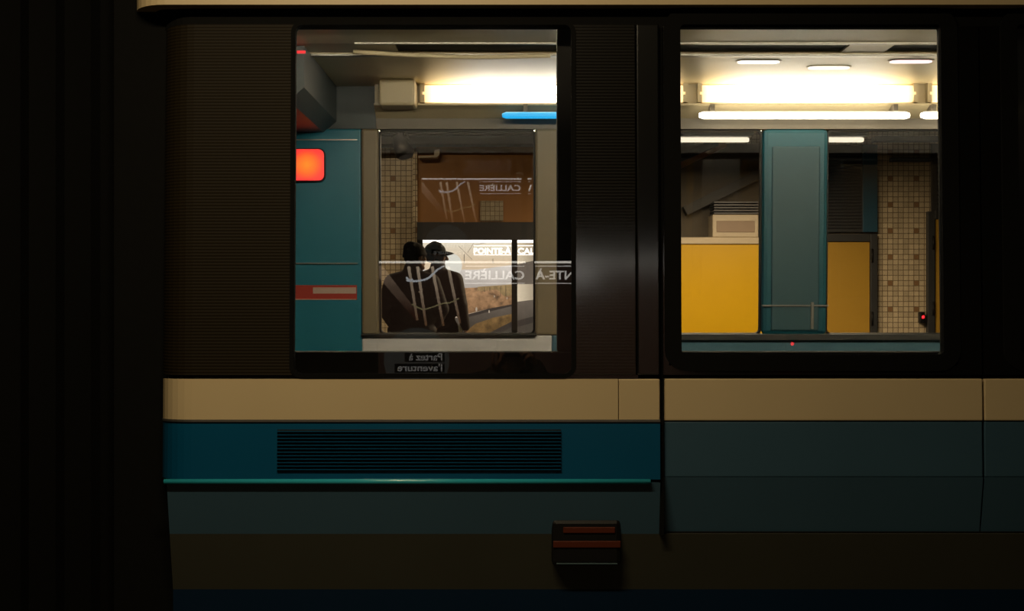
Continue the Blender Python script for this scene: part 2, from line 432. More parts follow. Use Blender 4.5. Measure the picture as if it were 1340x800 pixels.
# louvre: a frame and twelve slanted blades set into the teal panel
va, vb, vt, vl = xn(364), xn(734), zn(562), zn(616)
mb = MB()
n = 12
for k in range(n):
    zc = vl + (vt - vl) * (k + .5) / n; h = (vt - vl) / n
    y = D1 - .002
    mb.prism([(y + .004, zc - h * .42), (y - .006, zc - h * .10), (y - .006, zc + h * .06), (y + .004, zc + h * .16)], 'x', va, vb)
lv = near(mb, 'louvre_blades', 'teal_paint', vent)
near(MB().box(va, vb, D1 - .0015, D1 + .002, vl, vt), 'louvre_backing', 'slot_black', vent)
# rounded bright ledge strip
mb = MB().tube([(XL + .03, D1 - .006, zn(629.5)), (xn(850), D1 - .006, zn(629.5))], .0075, 16)
near(mb, 'ledge_strip', 'chrome_strip', smooth=False)
# lower side tucks inwards
ty = .035
mb = MB().prism([(D1, zn(631)), (D1 + ty, zn(700)), (D1 + ty + .03, zn(700)), (D1 + .03, zn(631))], 'x', XL + .035, XS)
near(mb, 'lower_panel', 'dark_teal_paint')
mb = MB().prism([(D1 + ty, zn(700)), (D1 + ty + .04, zn(776)), (D1 + ty + .07, zn(776)), (D1 + ty + .03, zn(700))], 'x', XL + .035, XR)
near(mb, 'skirt_panel', 'skirt_paint')
mb = MB().prism([(D1 + ty + .04, zn(776)), (D1 + ty + .05, zn(900)), (D1 + ty + .08, zn(900)), (D1 + ty + .07, zn(776))], 'x', XL + .035, XR)
near(mb, 'sole_bar', 'sole_paint')
# small reflector plate low on the side
py0, py1 = zn(741), zn(680)
yy = D1 + ty - .002
pl = near(MB().box(xn(722), xn(813), yy - .012, yy + .08, py0, py1, .012), 'marker_plate', 'frame_black')
near(MB().box(xn(737), xn(805), yy - .016, yy - .008, zn(698), zn(690), .002).box(xn(720) + .008, xn(818) - .012, yy - .016, yy - .008, zn(717), zn(708), .002), 'reflector_bar',
     mk('reflector_red', (.085, .017, .006), .5, spec=.2), pl)
near(MB().box(xn(728), xn(808), yy - .016, yy - .008, zn(738.5), zn(737), .0005), 'plate_edge', mk('plate_pale', (.06, .10, .11), .4), pl)
near(MB().box(XS, XR, D1 + .05, D1 + .09, zn(702), zn(700) + .004), 'door_sill', 'frame_black')

# --- sliding doors: frames with a window, cream and teal bands
def door(x0, x1, name='sliding_door'):
    y = D1 + .022
    d = near(frame_ring(MB(), max(x0 + .049, xn(891)) if x0 < 1 else x0 + .1, x0 + .759 if x0 < 1 else x1 - .06, zn(464), zn(27), y - .004, y + .03, .045, .012), name, 'black_rubber')
    wx0, wx1 = (xn(891), xn(1241)) if x0 < 1 else (x0 + .1, x1 - .06)
    mb = MB().box(x0, wx0 - .03, y, y + .03, zb, zt).box(wx1 + .03, x1, y, y + .03, zb, zt).box(wx0 - .03, wx1 + .03, y, y + .03, zb, zn(464) - .03)
    near(mb, 'door_stile', 'black_gloss', d)
    near(MB().box(x0, x1, y - .004, y + .03, zn(551), zn(496), .003), 'cream_band', 'cream_paint', d)
    near(MB().box(x0, x1, y + .006, y + .03, zn(496), zb), 'door_rail', 'black_rubber', d)
    near(MB().box(x0, x1, y, y + .03, zn(625), zn(552), .003).prism([(y, zn(625)), (y + ty, zn(700)), (y + ty + .03, zn(700)), (y + .03, zn(625))], 'x', x0, x1), 'door_panel', 'dark_teal_paint', d)
    g = near(MB().box(wx0 - .01, wx1 + .01, y + .012, y + .018, zn(464) - .01, zn(27) + .01), 'window_pane', 'glass_near', d)
    return d
door(XD0, XD1); door(XD1 + .005, XD2)
near(MB().box(XS, XD0 - .001, D1 + .012, D1 + .04, zn(700), zt), 'door_seal', 'black_rubber')
near(MB().box(XD2, XR, D1, D1 + .03, zb, zt), 'ribbed_panel', 'ribbed_brown')
near(MB().box(XD2, XR, D1, D1 + .03, zn(551), zn(496)), 'cream_band', 'cream_paint')
near(MB().box(XD2, XR, D1 + .002, D1 + .03, zn(700), zn(552)), 'lower_panel', 'dark_teal_paint')

# --- body window: rubber gasket and pane
wa, wb = xn(385), xn(748)
fr = near(frame_ring(MB(), wa, wb, zn(489), zn(30), D1 - .003, D1 + .02, .012, .02), 'window_frame', 'black_rubber')
near(MB().box(wa - .004, wb + .004, D1 + .006, D1 + .012, zn(490), zn(29)), 'window_pane', 'glass_near', fr)

# --- near side lining, seen only edge-on and from behind
zs = CZ - .123
mb = MB().box(XL + .05, XR, D1 + .07, D1 + .10, CZ - .60, zs, .004)
near(mb, 'inner_lining', 'saloon_dark')
near(MB().box(XL + .05, XR, D1 + .07, D1 + .10, zn(29) + .045, CZ + 1.0), 'inner_lining', 'saloon_dark')
for a, b in ((xn(728) + .004, .45), (1.218, 1.46)):
    near(MB().box(a, b, D1 + .07, D1 + .10, zs, zn(29) + .005, .004), 'inner_pillar', 'saloon_dark')
near(MB().box(XL + .05, xn(384) - .035, D1 + .07, D1 + .10, zs, zn(29) + .005, .004), 'inner_pillar', 'saloon_dark')

# --- far side
def zr(py, d=D2): return CZ + (400 - py) / F * d
def xr(px, d=D2): return (px - 670) / F * d
fs, ft = zr(438), zr(171)
Y = D2
far(MB().box(xr(475), xr(722), Y - .05, Y, .1, fs, .008), 'far_dado', 'saloon_white')
far(MB().box(xr(722), 3.0, Y - .05, Y, .1, fs, .008), 'far_dado', 'dado_slate')
far(MB().box(-1.06, xr(475), Y - .05, Y, .1, ft, .008), 'blue_partition', 'saloon_blue')
far(MB().box(xr(475), xr(497), Y - .06, Y, fs, ft, .012), 'far_pillar', 'saloon_pillar')
far(MB().box(xr(700), .45, Y - .06, Y, fs, ft, .012), 'far_pillar', 'saloon_pillar')
far(MB().box(xr(995), xr(1079), Y - .05, Y, fs, ft, .02), 'far_pillar', 'saloon_teal')
far(MB().box(xr(1006), xr(1068), Y - .058, Y - .04, fs + .02, ft - .08, .006), 'pillar_cover', mk('pillar_grey_teal', (.026, .075, .098), .45, var=.08), None or car)
far(MB().box(2.15, 3.0, Y - .05, Y, fs, ft), 'far_pillar', 'saloon_blue')
far(MB().box(-.62, 3.0, Y - .04, Y, ft, CZ + 1.1), 'far_header', 'saloon_grey')
far(MB().box(-1.06, -.622, Y - .045, Y, ft, CZ + 1.1), 'far_header', 'locker_blue_grey')
# sill strips under the far windows
far(MB().box(xr(475), xr(702), Y - .075, Y - .0, fs - .004, fs + .008, .003), 'window_sill', 'saloon_dark')
far(MB().box(.44, 2.2, Y - .075, Y - .0, fs - .022, fs + .006, .003), 'window_sill', 'frame_grey')
for a, b in ((xr(497), xr(700)), (.45, xr(995)), (xr(1079), 2.15)):
    f_ = far(frame_ring(MB(), a + .008, b - .008, fs + .008, ft - .008, Y - .02, Y + .01, .010, .02), 'window_frame', 'frame_black')
    far(MB().box(a, b, Y - .008, Y - .002, fs, ft), 'window_pane', 'glass_far', f_)
far(MB().box(-1.06, 3.0, Y, Y + .03, .1, fs), 'outer_skin', 'teal_paint')
# door pillar joint and rail
far(MB().box(xr(994), xr(1080), Y - .064, Y - .045, zr(400.5), zr(398.5)), 'pillar_trim', 'steel')
far(MB().box(xr(1057), xr(1061), Y - .066, Y - .05, zr(430), zr(395), .003), 'door_latch', 'steel')
# blue partition fittings
far(MB().box(-1.06, xr(470), Y - .062, Y - .045, zr(186), zr(184.5)), 'partition_trim', 'steel')
far(MB().box(-1.06, xr(470), Y - .062, Y - .045, zr(345.5), zr(344)), 'partition_trim', 'steel')
rp = far(MB().box(-1.06, xr(469), Y - .054, Y - .045, zr(392), zr(373), .002), 'red_notice', 'red_print')
far(MB().box(xr(412), xr(468), Y - .0555, Y - .050, zr(384), zr(376), .001).box(xr(385), xr(468), Y - .0555, Y - .050, zr(392), zr(391)), 'notice_lines', 'pale_print', rp)
il = far(MB().prism(rounded(xr(385), xr(428), zr(238), zr(198), .025), 'y', Y - .085, Y - .06), 'signal_lamp', 'signal_lens')
far(MB().prism(rounded(xr(383.5), xr(429.5), zr(239.5), zr(196.5), .03), 'y', Y - .075, Y - .045), 'lamp_housing', 'frame_black', il)

# --- ceiling of the saloon
zc = CZ + 1.0
def yc(py, z=1.0): return F * z / (400 - py)
struct_c = MB().box(-1.06, 3.0, D1 + .06, yc(57), zc, zc + .03).box(-1.06, 3.0, yc(70), 5.93, zc, zc + .03)
cl = struct_c.build('ceiling_panel', 'saloon_ceiling', car)
MB().box(-.45, 1.30, yc(57), yc(70), zc + .01, zc + .05).build('air_slot', 'slot_black', car)
MB().box(1.47, 3.0, yc(57), yc(70), zc + .01, zc + .05).build('air_slot', 'slot_black', car)
MB().box(1.30, 1.47, yc(57), yc(70), zc + .002, zc + .05).build('slot_cover', 'saloon_cream', car)
MB().box(-1.06, -.45, yc(57), yc(70), zc + .002, zc + .05).build('slot_cover', 'saloon_cream', car)
MB().box(-.9, 3.0, yc(36) - .012, yc(36) + .012, zc - .006, zc + .01, .002).box(-.6, 3.0, yc(56.5) - .012, yc(56.5) + .006, zc - .006, zc + .01, .002).box(-.8, 3.0, yc(71) - .006, yc(71) + .02, zc - .008, zc + .01, .002).build('ceiling_trim', 'steel', car)
MB().box(.4, 3.0, 4.3, yc(35), zc - .004, zc + .01).build('ceiling_border', 'green_trim', car)
# curved fairing at the car end
mb = MB()
pts = []
for k in range(13):
    u = k / 12; px_ = 462 + (720 - 462) * u
    py_ = 68 + 7.5 * math.sin(math.pi * min(1, u * 1.25) * .5) - (2.5 * max(0, u - .6) / .4)
    pts.append((px_, py_))
low = [((a - 670) / F * yc(b, .985), yc(b, .985), CZ + .985) for a, b in pts]
mb.tube(low, .009, 10)
mb.build('curved_trim', 'saloon_cream', car)
# light trough: long diffusers, a box beside them, slender tubes below
yt = 5.86
mb = MB().prism([(yt + .01, zc), (yt + .01, zc - .085), (yt - .03, zc - .092), (yt - .03, zc - .10), (yt + .005, zc - .112), (Y - .04, ft + .03), (Y, ft + .03), (Y, zc)], 'x', -.62, 3.0)
mb.build('light_trough', 'saloon_cream', car)
for a, b in ((xr(553, yt), .78), (xr(915, yt), xr(1197, yt)), (xr(1215, yt), 2.86)):
    mb = MB().prism([(yt + .012, zc - .004), (yt - .012, zc - .012), (yt - .022, zc - .045), (yt - .012, zc - .076), (yt + .012, zc - .082)], 'x', a, b)
    t = mb.build('light_diffuser', 'diffuser_lit', car)
    for q in (a - .01, b - .01): MB().box(q, q + .02, yt - .02, yt + .012, zc - .085, zc).build('end_cap', 'saloon_cream', t)
y2 = 5.80
z2 = CZ + (400 - 151) / F * y2
for a, b in ((xr(915, y2), xr(1190, y2)), (xr(1205, y2), 2.8)):
    t = MB().tube([(a, y2, z2), (a + .02, y2, z2), (b - .02, y2, z2), (b, y2, z2)], [.010, .0165, .0165, .010], 16).build('light_tube', 'tube_lit', car)
    for q in (a + .05, b - .07): MB().box(q, q + .02, y2, yt + .03, z2 + .0, z2 + .05).build('tube_bracket', 'saloon_grey', t)
t = MB().tube([(xr(657, y2), y2, z2), (xr(662, y2), y2, z2), (.40, y2, z2), (.41, y2, z2)], [.008, .015, .015, .008], 16).build('indicator_bar', 'cyan_lit', car)
MB().box(.05, .07, y2, yt + .03, z2, z2 + .05).build('tube_bracket', 'saloon_grey', t)
sp = MB().box(xr(498, 5.8), xr(545, 5.8), 5.72, 5.86, CZ + .882, CZ + 1.0, .012).build('speaker_box', 'saloon_cream', car)
# ceiling spot lamps, stretched to the length of their moving light streaks
for a, b, py, mname in ((965, 1020, 80, 'downlight_lit'), (1058, 1111, 87.5, 'downlight_lit'), (1165, 1219, 79.5, 'downlight_pink')):
    d = yc(py); x0, x1 = (a - 670) / F * d, (b - 670) / F * d
    l = MB().prism(rounded(x0, x1, d - .028, d + .028, .027), 'z', zc - .006, zc + .01).build('ceiling_lamp', mname, car)
    mb = MB(); mb.prism(rounded(x0 - .008, x1 + .008, d - .036, d + .036, .034), 'z', zc - .003, zc + .012); mb.build('lamp_rim', 'saloon_cream', l)
# the row of tubes over the near windows
for a, b in ((-1.0, -.05), (0, .95), (1.0, 1.95), (2.0, 2.9)):
    t = MB().tube([(a, D1 + .30, zc - .05), (a + .02, D1 + .30, zc - .05), (b - .02, D1 + .30, zc - .05), (b, D1 + .30, zc - .05)], [.012, .019, .019, .012], 16).build('light_tube', 'tube_strong', car)
    for q in (a + .05, b - .07): MB().box(q, q + .02, D1 + .29, D1 + .31, zc - .04, zc).build('tube_bracket', 'saloon_grey', t)
# overhead locker at the end of the saloon
lk = MB().prism([(-1.06, CZ + 1.0), (-1.06, CZ + .79), (-.86, CZ + .79), (-.80, CZ + .84), (-.80, CZ + 1.0)], 'y', 5.0, 5.93).build('overhead_locker', 'locker_blue_grey', car)
MB().box(xr(389, 5.0) - .0, xr(400, 5.0), 4.99, 5.0, CZ + 1.0 - .03, CZ + 1.0 - .02).build('red_indicator', 'red_small', lk)
# car body closure: roof, floor, ends
MB().prism([(D1 + .04, CZ + 1.04), (D1 + .10, CZ + 1.17), (D1 + .5, CZ + 1.45), (D2 - .5, CZ + 1.45), (D2 - .08, CZ + 1.17), (D2 - .0, CZ + 1.1), (D2 - .02, CZ + 1.05), (D1 + .1, CZ + 1.03)], 'x', -1.06, 3.0).build('roof_shell', 'frame_grey', car)
MB().box(-1.06, 3.0, D1 + .14, D2 - .02, -.02, .1).build('car_floor', 'saloon_floor', car)
MB().box(-1.1, -1.06, D1 + .16, D2, .0, CZ + 1.05).build('end_wall', 'black_rubber', car)
MB().box(-1.10, XL + .05, D1 + .09, D1 + .17, .0, CZ + 1.05).build('end_return', 'black_rubber', car)
MB().box(3.0, 3.04, D1 + .10, D2, .0, CZ + 1.05).build('end_wall', 'saloon_cream', car)
# made-up black folds, put in for the darkness of the gap between the cars
out = []
x = -1.0
pts_o, pts_i = [], []
k = 0
while x > -2.6:
    pts_o.append((x, D1 + (.13 if k % 2 else .20))); k += 1; x -= .05
mb = MB().prism(pts_o + [(pts_o[-1][0], D1 + .26), (pts_o[0][0], D1 + .26)], 'z', .05, CZ + 1.3)
mb.build('dark_gap_folds', 'black_rubber', car)

# ================================================================== FAR PLATFORM
def lightbox(name, label, cat): return empty(name, (0, 0, 0), label, cat)
# --- poster light box on the far wall
YB = 16.80
def fx(px): return (px - 670) / F * YB
def fz(py): return CZ + (400 - py) / F * YB
box = empty('poster_lightbox', (.1, 16.9, .45), 'lit museum poster box on the far platform wall behind the two men', 'poster')
zlo, zhi = .45, fz(314.5)
MB().box(fx(546), 1.42, YB - .05, 16.99, zhi, fz(291), .006).build('header_panel', 'frame_grey', box)
mb = MB().box(fx(547), fx(553.5), YB - .05, 16.99, zlo - .08, zhi, .004)
mb.box(fx(669.5), fx(677), YB - .05, 16.99, zlo - .08, zhi, .004).box(1.36, 1.42, YB - .05, 16.99, zlo - .08, zhi, .004).box(fx(547), 1.42, YB - .05, 16.99, zlo - .08, zlo, .004)
mb.build('box_frame', 'frame_black', box)
def flat(pts, y, th=.0015): return [(fx(a), fz(b)) for a, b in pts]
lay = [0]
def sheet(name, pts, mat, parent):
    """one printed shape, laid on the sheet behind it"""
    lay[0] += 1; y = YB - .002 * lay[0]
    return MB().prism([(fx(a), fz(b)) for a, b in pts], 'y', y, YB + .01).build(name, mat, parent)
zA, zB = fz(372), fz(316)
OY = 16.9                                   # object origin of the prints is the box origin
p_sky = mk_print('print_sky', (.80, .66, .48), (1.0, .93, .74), zA - .45, zB - .45, 1.12, c2=(.88, .69, .46), noise=.04, nscale=2)
p_sky2 = mk_print('print_sky_right', (.98, .84, .60), (.10, .065, .035), fx(677) - .1, fx(720) - .1, 1.0, axis='X')
p_ruin = mk_print('print_ruins', (.22, .12, .055), (.42, .24, .12), fz(412) - .45, fz(375) - .45, 1.2, noise=.75, nscale=9)
p_earth = mk_print('print_earth', (.12, .065, .02), (.26, .15, .05), fz(440) - .45, fz(408) - .45, 1.0, noise=.7, nscale=9)
p_rail = mk_print('print_rail', (.03, .024, .02), (.05, .04, .035), 0, 1, 1.0)
p_glass = mk_print('print_glass', (.07, .058, .045), (.17, .14, .11), fz(425) - .45, fz(395) - .45, 1.0, noise=.15, nscale=6)
p_pale = mk_print('print_pale', (.42, .38, .33), (.66, .62, .56), fz(375) - .45, fz(352) - .45, 1.45, noise=.1, nscale=4)
p_disc = mk_print('print_disc', (.62, .62, .53), (.68, .68, .60), 0, 1, 1.5)
p_line = mk_print('print_line', (.45, .36, .26), (.45, .36, .26), 0, 1, 1.0)
pa = sheet('printed_photo', [(553.5, 315), (669.5, 315), (669.5, 470.5), (553.5, 470.5)], p_sky, box)
sheet('pale_wall', [(553.5, 353), (625, 353), (669.5, 347), (669.5, 372), (610, 378), (553.5, 380)], p_pale, pa)
sheet('ruins', [(553.5, 380), (610, 377), (640, 376), (669.5, 373), (669.5, 399), (640, 404), (612, 411), (553.5, 420)], p_ruin, pa)
sheet('far_railing', [(625, 375.5), (669.5, 372.5), (669.5, 387), (660, 388), (650, 379), (625, 381)], p_line if False else mk_print('print_ochre', (.26, .17, .07), (.42, .29, .13), 0, 1, 1, noise=.5, nscale=14), pa)
sheet('glass_walkway', [(553.5, 424), (612, 413), (669.5, 400), (669.5, 470.5), (553.5, 470.5)], p_glass, pa)
sheet('earth', [(606, 437), (622, 424), (645, 416), (669.5, 411), (669.5, 424), (638, 440), (606, 446)], p_earth, pa)
sheet('handrail', [(600, 415), (612, 411.5), (640, 404), (669.5, 398.5), (669.5, 401), (640, 408), (612, 415.5), (600, 418.5)], p_rail, pa)
sheet('floor_beam', [(638, 437), (669.5, 421), (669.5, 428), (652, 437), (640, 443)], p_rail, pa)
for a, t0, b0 in ((607.5, 333, 345), (645, 339, 345), (655, 375, 388), (662, 374, 388), (634, 376, 382), (641, 376, 381)):
    MB().box(fx(a - .35), fx(a + .35), YB - .022, YB, fz(b0), fz(t0)).build('thin_post', p_rail, pa)
for (a, b), (c, d) in (((600, 322), (618, 340)), ((620, 318), (612, 331)), ((640, 316), (620, 322))):
    MB().tube([(fx(a), YB - .021, fz(b)), (fx(c), YB - .021, fz(d))], .0035, 6).build('ceiling_joint', p_line, pa)
mb = MB(); mb.prism([(fx(590) + .145 * math.cos(k * math.pi / 20), fz(347) + .15 * math.sin(k * math.pi / 20)) for k in range(40)], 'y', YB - .024, YB); mb.build('pale_disc', p_disc, pa)
for a, b, c in ((640, 408, 1.6), (623.5, 405, 2.2), (663.5, 390.5, 1.2), (647, 388, 1.2)):
    MB().ball((fx(a), YB - .02, fz(b)), (c * .0055, .003, c * .0125), seg=12).build('museum_visitor', mk_print('print_visitor', (.6, .5, .38), (.6, .5, .38), 0, 1, 1.0), pa)
tx = lettering('title_letters', 'POINTE-À', fx(620), fx(668.6), fz(332.2), YB - .026, 'ink_white', pa, -1, height=fz(324.6) - fz(332.2), bold=.022)
MB().box(fx(620), fx(669), YB - .026, YB, fz(322.1), fz(321.4)).box(fx(620), fx(669), YB - .026, YB, fz(334), fz(333.3)).build('title_rules', 'ink_white', pa)
pb = MB().box(fx(677), 1.36, YB - .002, YB + .01, zlo, zhi).build('printed_photo', p_sky2, box)
MB().prism([(fx(677), fz(346)), (fx(700), fz(341)), (fx(700), fz(372)), (fx(677), fz(372))], 'y', YB - .004, YB).prism([(fx(677), fz(395)), (1.3, fz(380)), (1.3, fz(470.5)), (fx(677), fz(470.5))], 'y', YB - .004, YB).build('pale_wall', p_glass, pb)
MB().prism([(fx(677), fz(420)), (1.3, fz(385)), (1.3, fz(395)), (fx(677), fz(428))], 'y', YB - .006, YB).build('handrail', p_rail, pb)
lettering('title_letters', 'CALLIÈRE', fx(677.6), fx(727), fz(332.2), YB - .006, 'ink_white', pb, -1, height=fz(324.6) - fz(332.2), bold=.022)
MB().box(fx(677.3), fx(728), YB - .006, YB, fz(322.1), fz(321.4)).box(fx(677.3), fx(728), YB - .006, YB, fz(334), fz(333.3)).build('title_rules', 'ink_white', pb)
MB().box(fx(553.5), fx(669.5), YB - .03, YB - .005, fz(317.6), fz(314.5)).box(fx(677), 1.36, YB - .03, YB - .005, fz(317.6), fz(314.5)).build('light_strip', 'strip_white', box)

# --- fittings over the light box
spk = empty('wall_loudspeaker', (xf(526, 15.6), 15.9, zf(190, 15.6)), 'round black loudspeaker hung above the tiled wall', 'loudspeaker')
c0 = Vector((xf(526, 15.6), 15.6, zf(190, 15.6)))
MB().tube([c0 + Vector((-.06, .0, .11)), c0 + Vector((.0, -.02, -.02)), c0 + Vector((.04, -.05, -.11)), c0 + Vector((.05, -.06, -.15))], [.07, .10, .12, .085], 24).build('horn_body', 'frame_black', spk)
MB().tube([c0 + Vector((.0, .02, .0)), c0 + Vector((.02, .02, .17)), c0 + Vector((.02, .9, .2))], .014, 10).build('bracket', 'frame_black', spk)
br = MB().prism([(xf(570), zf(199)), (xf(576.5), zf(197.5)), (xf(576), zf(205)), (xf(572.5), zf(208.5)), (xf(549), zf(209)), (xf(549), zf(206.5)), (xf(569), zf(206))], 'y', 16.74, 16.9).build('cable_bracket', 'cabinet_cream')
tag(br, 'pale angled bracket on the brown cladding above the poster', 'bracket')
gp = tag(MB().box(xf(628.5), xf(658.5), 16.87, 16.90, zf(290), zf(263.5), .003).build('tile_reflection', mk_tile('reflected_tile', (.42, .36, .25), (.20, .14, .08), (.42, .36, .25), .060, xf(628.5) + .01, zf(290) + .01, k=50)), 'small square pale tiled patch standing in for a reflection, on the brown cladding', 'panel')  # glass reflection of tiles, built as a solid patch on the cladding

# --- right-hand part of the far wall: two doors, tiles between, yellow panelled enclosure
def wall_door(n, x0, x1, ztop, leaf, hinge_px, hinge_left, label=None):
    d = empty('door_%d' % n, ((x0 + x1) / 2, 16.95, 0)); d['kind'] = 'structure'
    MB().box(x0 - .09, x0, 16.9, 17.0, 0, ztop + .10, .006).box(x1, x1 + .09, 16.9, 17.0, 0, ztop + .10, .006).box(x0, x1, 16.9, 17.0, ztop, ztop + .10, .006).build('door_frame', 'frame_grey', d)
    lf = MB().box(x0 + .005, x1 - .005, 16.93, 16.985, .01, ztop - .005, .004).build('door_leaf', leaf, d)
    hx = x0 - .02 if hinge_left else x1 + .02
    for py in hinge_px:
        MB().cyl((hx, 16.90, zf(py + 9)), (hx, 16.90, zf(py - 9)), .016, seg=12).build('hinge', 'frame_black', lf)
    kx = x1 - .12 if hinge_left else x0 + .12
    MB().cyl((kx, 16.92, 1.0), (kx, 16.87, 1.0), .012, seg=10).box(kx - .06, kx + .06, 16.86, 16.875, .99, 1.015, .004).build('door_handle', 'steel', lf)
    return d
wall_door(1, 3.72, xf(1138), zf(316.5), 'yellow_door', (335, 417), False)
wall_door(2, xf(1222), 6.5, zf(287), 'yellow_door', (318, 404), True)
# dark louvred transoms over the doors
mb = MB().box(3.2, xf(1147), 16.93, 17.0, zf(304), zf(190), .006)
struct('trim_4', mb, 'frame_grey')
for k in range(22):
    pass
mb = MB()
for k in range(24):
    z = zf(300) + k * (zf(200) - zf(300)) / 24
    mb.prism([(16.93, z), (16.91, z + .012), (16.91, z + .02), (16.93, z + .026)], 'x', 3.25, xf(1126))
lv = mb.build('transom_louvre', 'louvre_dark'); tag(lv, 'dark slatted transom grille above the middle yellow door', 'grille')
tag(MB().box(xf(1128), xf(1147), 16.90, 16.93, zf(304), zf(190), .004).build('transom_post', 'door_blue'), kind='structure'); bpy.data.objects['transom_post'].name = 'trim_5'
mb = MB().box(xf(1219), 6.7, 16.93, 16.995, zf(277), zf(188))
for k in range(13):
    z = zf(272) + k * (zf(196) - zf(272)) / 13
    mb.prism([(16.935, z), (16.89, z + .01), (16.89, z + .03), (16.935, z + .035)], 'x', xf(1226), 6.6)
tag(mb.build('transom_louvre', 'louvre_dark'), 'dark slatted transom grille above the door right of the tiles', 'grille')
mb = MB().box(xf(1165), xf(1218), 16.9, 17.0, zf(212), zf(207)).box(4.7, 6.6, 16.8, 17.0, zf(186), zf(180))
struct('trim_6', mb, 'frame_grey')
dev = MB().box(xf(1202.5), xf(1209.5), 16.90, 17.0, zf(423), zf(408.5), .012).build('wall_intercom', 'frame_black')
tag(dev, 'small black wall unit with a red light on the pale tiles', 'intercom')
MB().ball((xf(1206.5), 16.90, zf(415)), (.018, .012, .02), seg=12).build('indicator_light', 'red_spot', dev)

# yellow enclosure with a rail and a cream cabinet, dark stair soffit behind
yp = empty('yellow_enclosure', (2.75, 16.5, 0), 'bright yellow panelled enclosure with a pale top rail on the far platform', 'enclosure')
MB().box(xf(890, 16.5), xf(1004, 16.5), 16.45, 16.52, .05, zf(320, 16.5), .01).build('panel', 'yellow_panel', yp)
MB().box(xf(870, 16.5), xf(1004, 16.5), 16.42, 16.55, zf(320, 16.5), zf(311, 16.5), .012).build('top_rail', 'cabinet_cream', yp)
for px in (905, 990):
    MB().box(xf(px, 16.5), xf(px + 3, 16.5), 16.52, 16.6, 0, zf(320, 16.5)).build('post', 'frame_grey', yp)
cb = empty('control_cabinet', (xf(962, 16.6), 16.6, zf(311, 16.5)), 'cream cabinet with dark louvred top standing on the yellow enclosure', 'cabinet')
zt_ = zf(311, 16.5)
mb = MB().box(xf(932, 16.45), xf(992, 16.45), 16.42, 16.85, zt_, zf(281, 16.45), .012)
mb.build('body', 'cabinet_cream', cb)
MB().box(xf(938, 16.4), xf(988, 16.4), 16.41, 16.43, zf(304, 16.4), zf(289, 16.4), .004).build('access_panel', mk('cabinet_brown', (.27, .19, .13), .5, var=.15), cb)
mb = MB()
for k in range(5):
    z = zf(280.5 - 3.6 * k, 16.45)
    mb.box(xf(934, 16.45), xf(992, 16.45), 16.42, 16.85, z, z + .022, .003)
mb.box(xf(938, 16.6), xf(989, 16.6), 16.5, 16.8, zf(281, 16.45), zf(265, 16.45))
mb.build('louvre_top', 'louvre_dark', cb)
struct('trim_7', MB().box(1.8, 3.25, 16.8, 17.0, zf(312), zf(190)), 'concrete')
def diag(p, q, th, y0, y1):
    a = Vector((xf(p[0]), 0, zf(p[1]))); b = Vector((xf(q[0]), 0, zf(q[1]))); n = Vector((-(b - a).z, 0, (b - a).x)).normalized() * th
    return [(a.x, a.z), (b.x, b.z), (b.x + n.x, b.z + n.z), (a.x + n.x, a.z + n.z)]
tag(MB().prism(diag((860, 236), (944, 197), .14, 0, 0), 'y', 16.5, 16.8).build('stair_stringer', 'beam_brown'), kind='structure'); bpy.data.objects['stair_stringer'].name = 'trim_8'
tag(MB().prism(diag((860, 228), (932, 197), .10, 0, 0), 'y', 16.4, 16.8).build('stair_edge', 'frame_black'), kind='structure'); bpy.data.objects['stair_edge'].name = 'trim_9'
tag(MB().prism(diag((895, 284), (1000, 232), .12, 0, 0), 'y', 16.6, 16.8).build('stair_rail', 'frame_black'), kind='structure'); bpy.data.objects['stair_rail'].name = 'trim_10'

# --- lamps over the far platform
def batten(name, label, x0, x1, y, z, power, group, col=(1.0, .80, .50), mat='far_tube'):
    b = empty(name, ((x0 + x1) / 2, y, z), label, 'lamp', group)
    MB().box(x0 - .04, x1 + .04, y - .07, y + .07, z + .03, z + .09, .01).build('housing', 'frame_grey', b)
    MB().tube([(x0, y, z), (x0 + .02, y, z), (x1 - .02, y, z), (x1, y, z)], [.02, .028, .028, .02], 16).build('tube', mat, b)
    for q in (x0 + .2, x1 - .2): MB().cyl((q, y, z + .09), (q, y, 5.0), .012, seg=10).build('hanger', 'frame_grey', b)
    area_light('lamp_light', ((x0 + x1) / 2, y, z - .04), (0, 0, 0), x1 - x0, .08, power, col, b)
    return b
YL = 14.0
zl = zf(183, YL)
batten('platform_lamp', 'pale tube lamp over the yellow enclosure', xf(820, YL), xf(980, YL), YL, zl, FAR_LAMP_W, 'tube lamps over the far platform')
batten('platform_lamp', 'pale tube lamp left of the tiled wall, above the yellow door', xf(1010, YL), xf(1130, YL), YL, zl, FAR_LAMP_W * .75, 'tube lamps over the far platform')
batten('platform_lamp', 'hooded tube lamp over the two men', -2.6, -1.0, 14.4, 3.9, WASH_W, 'tube lamps over the far platform')

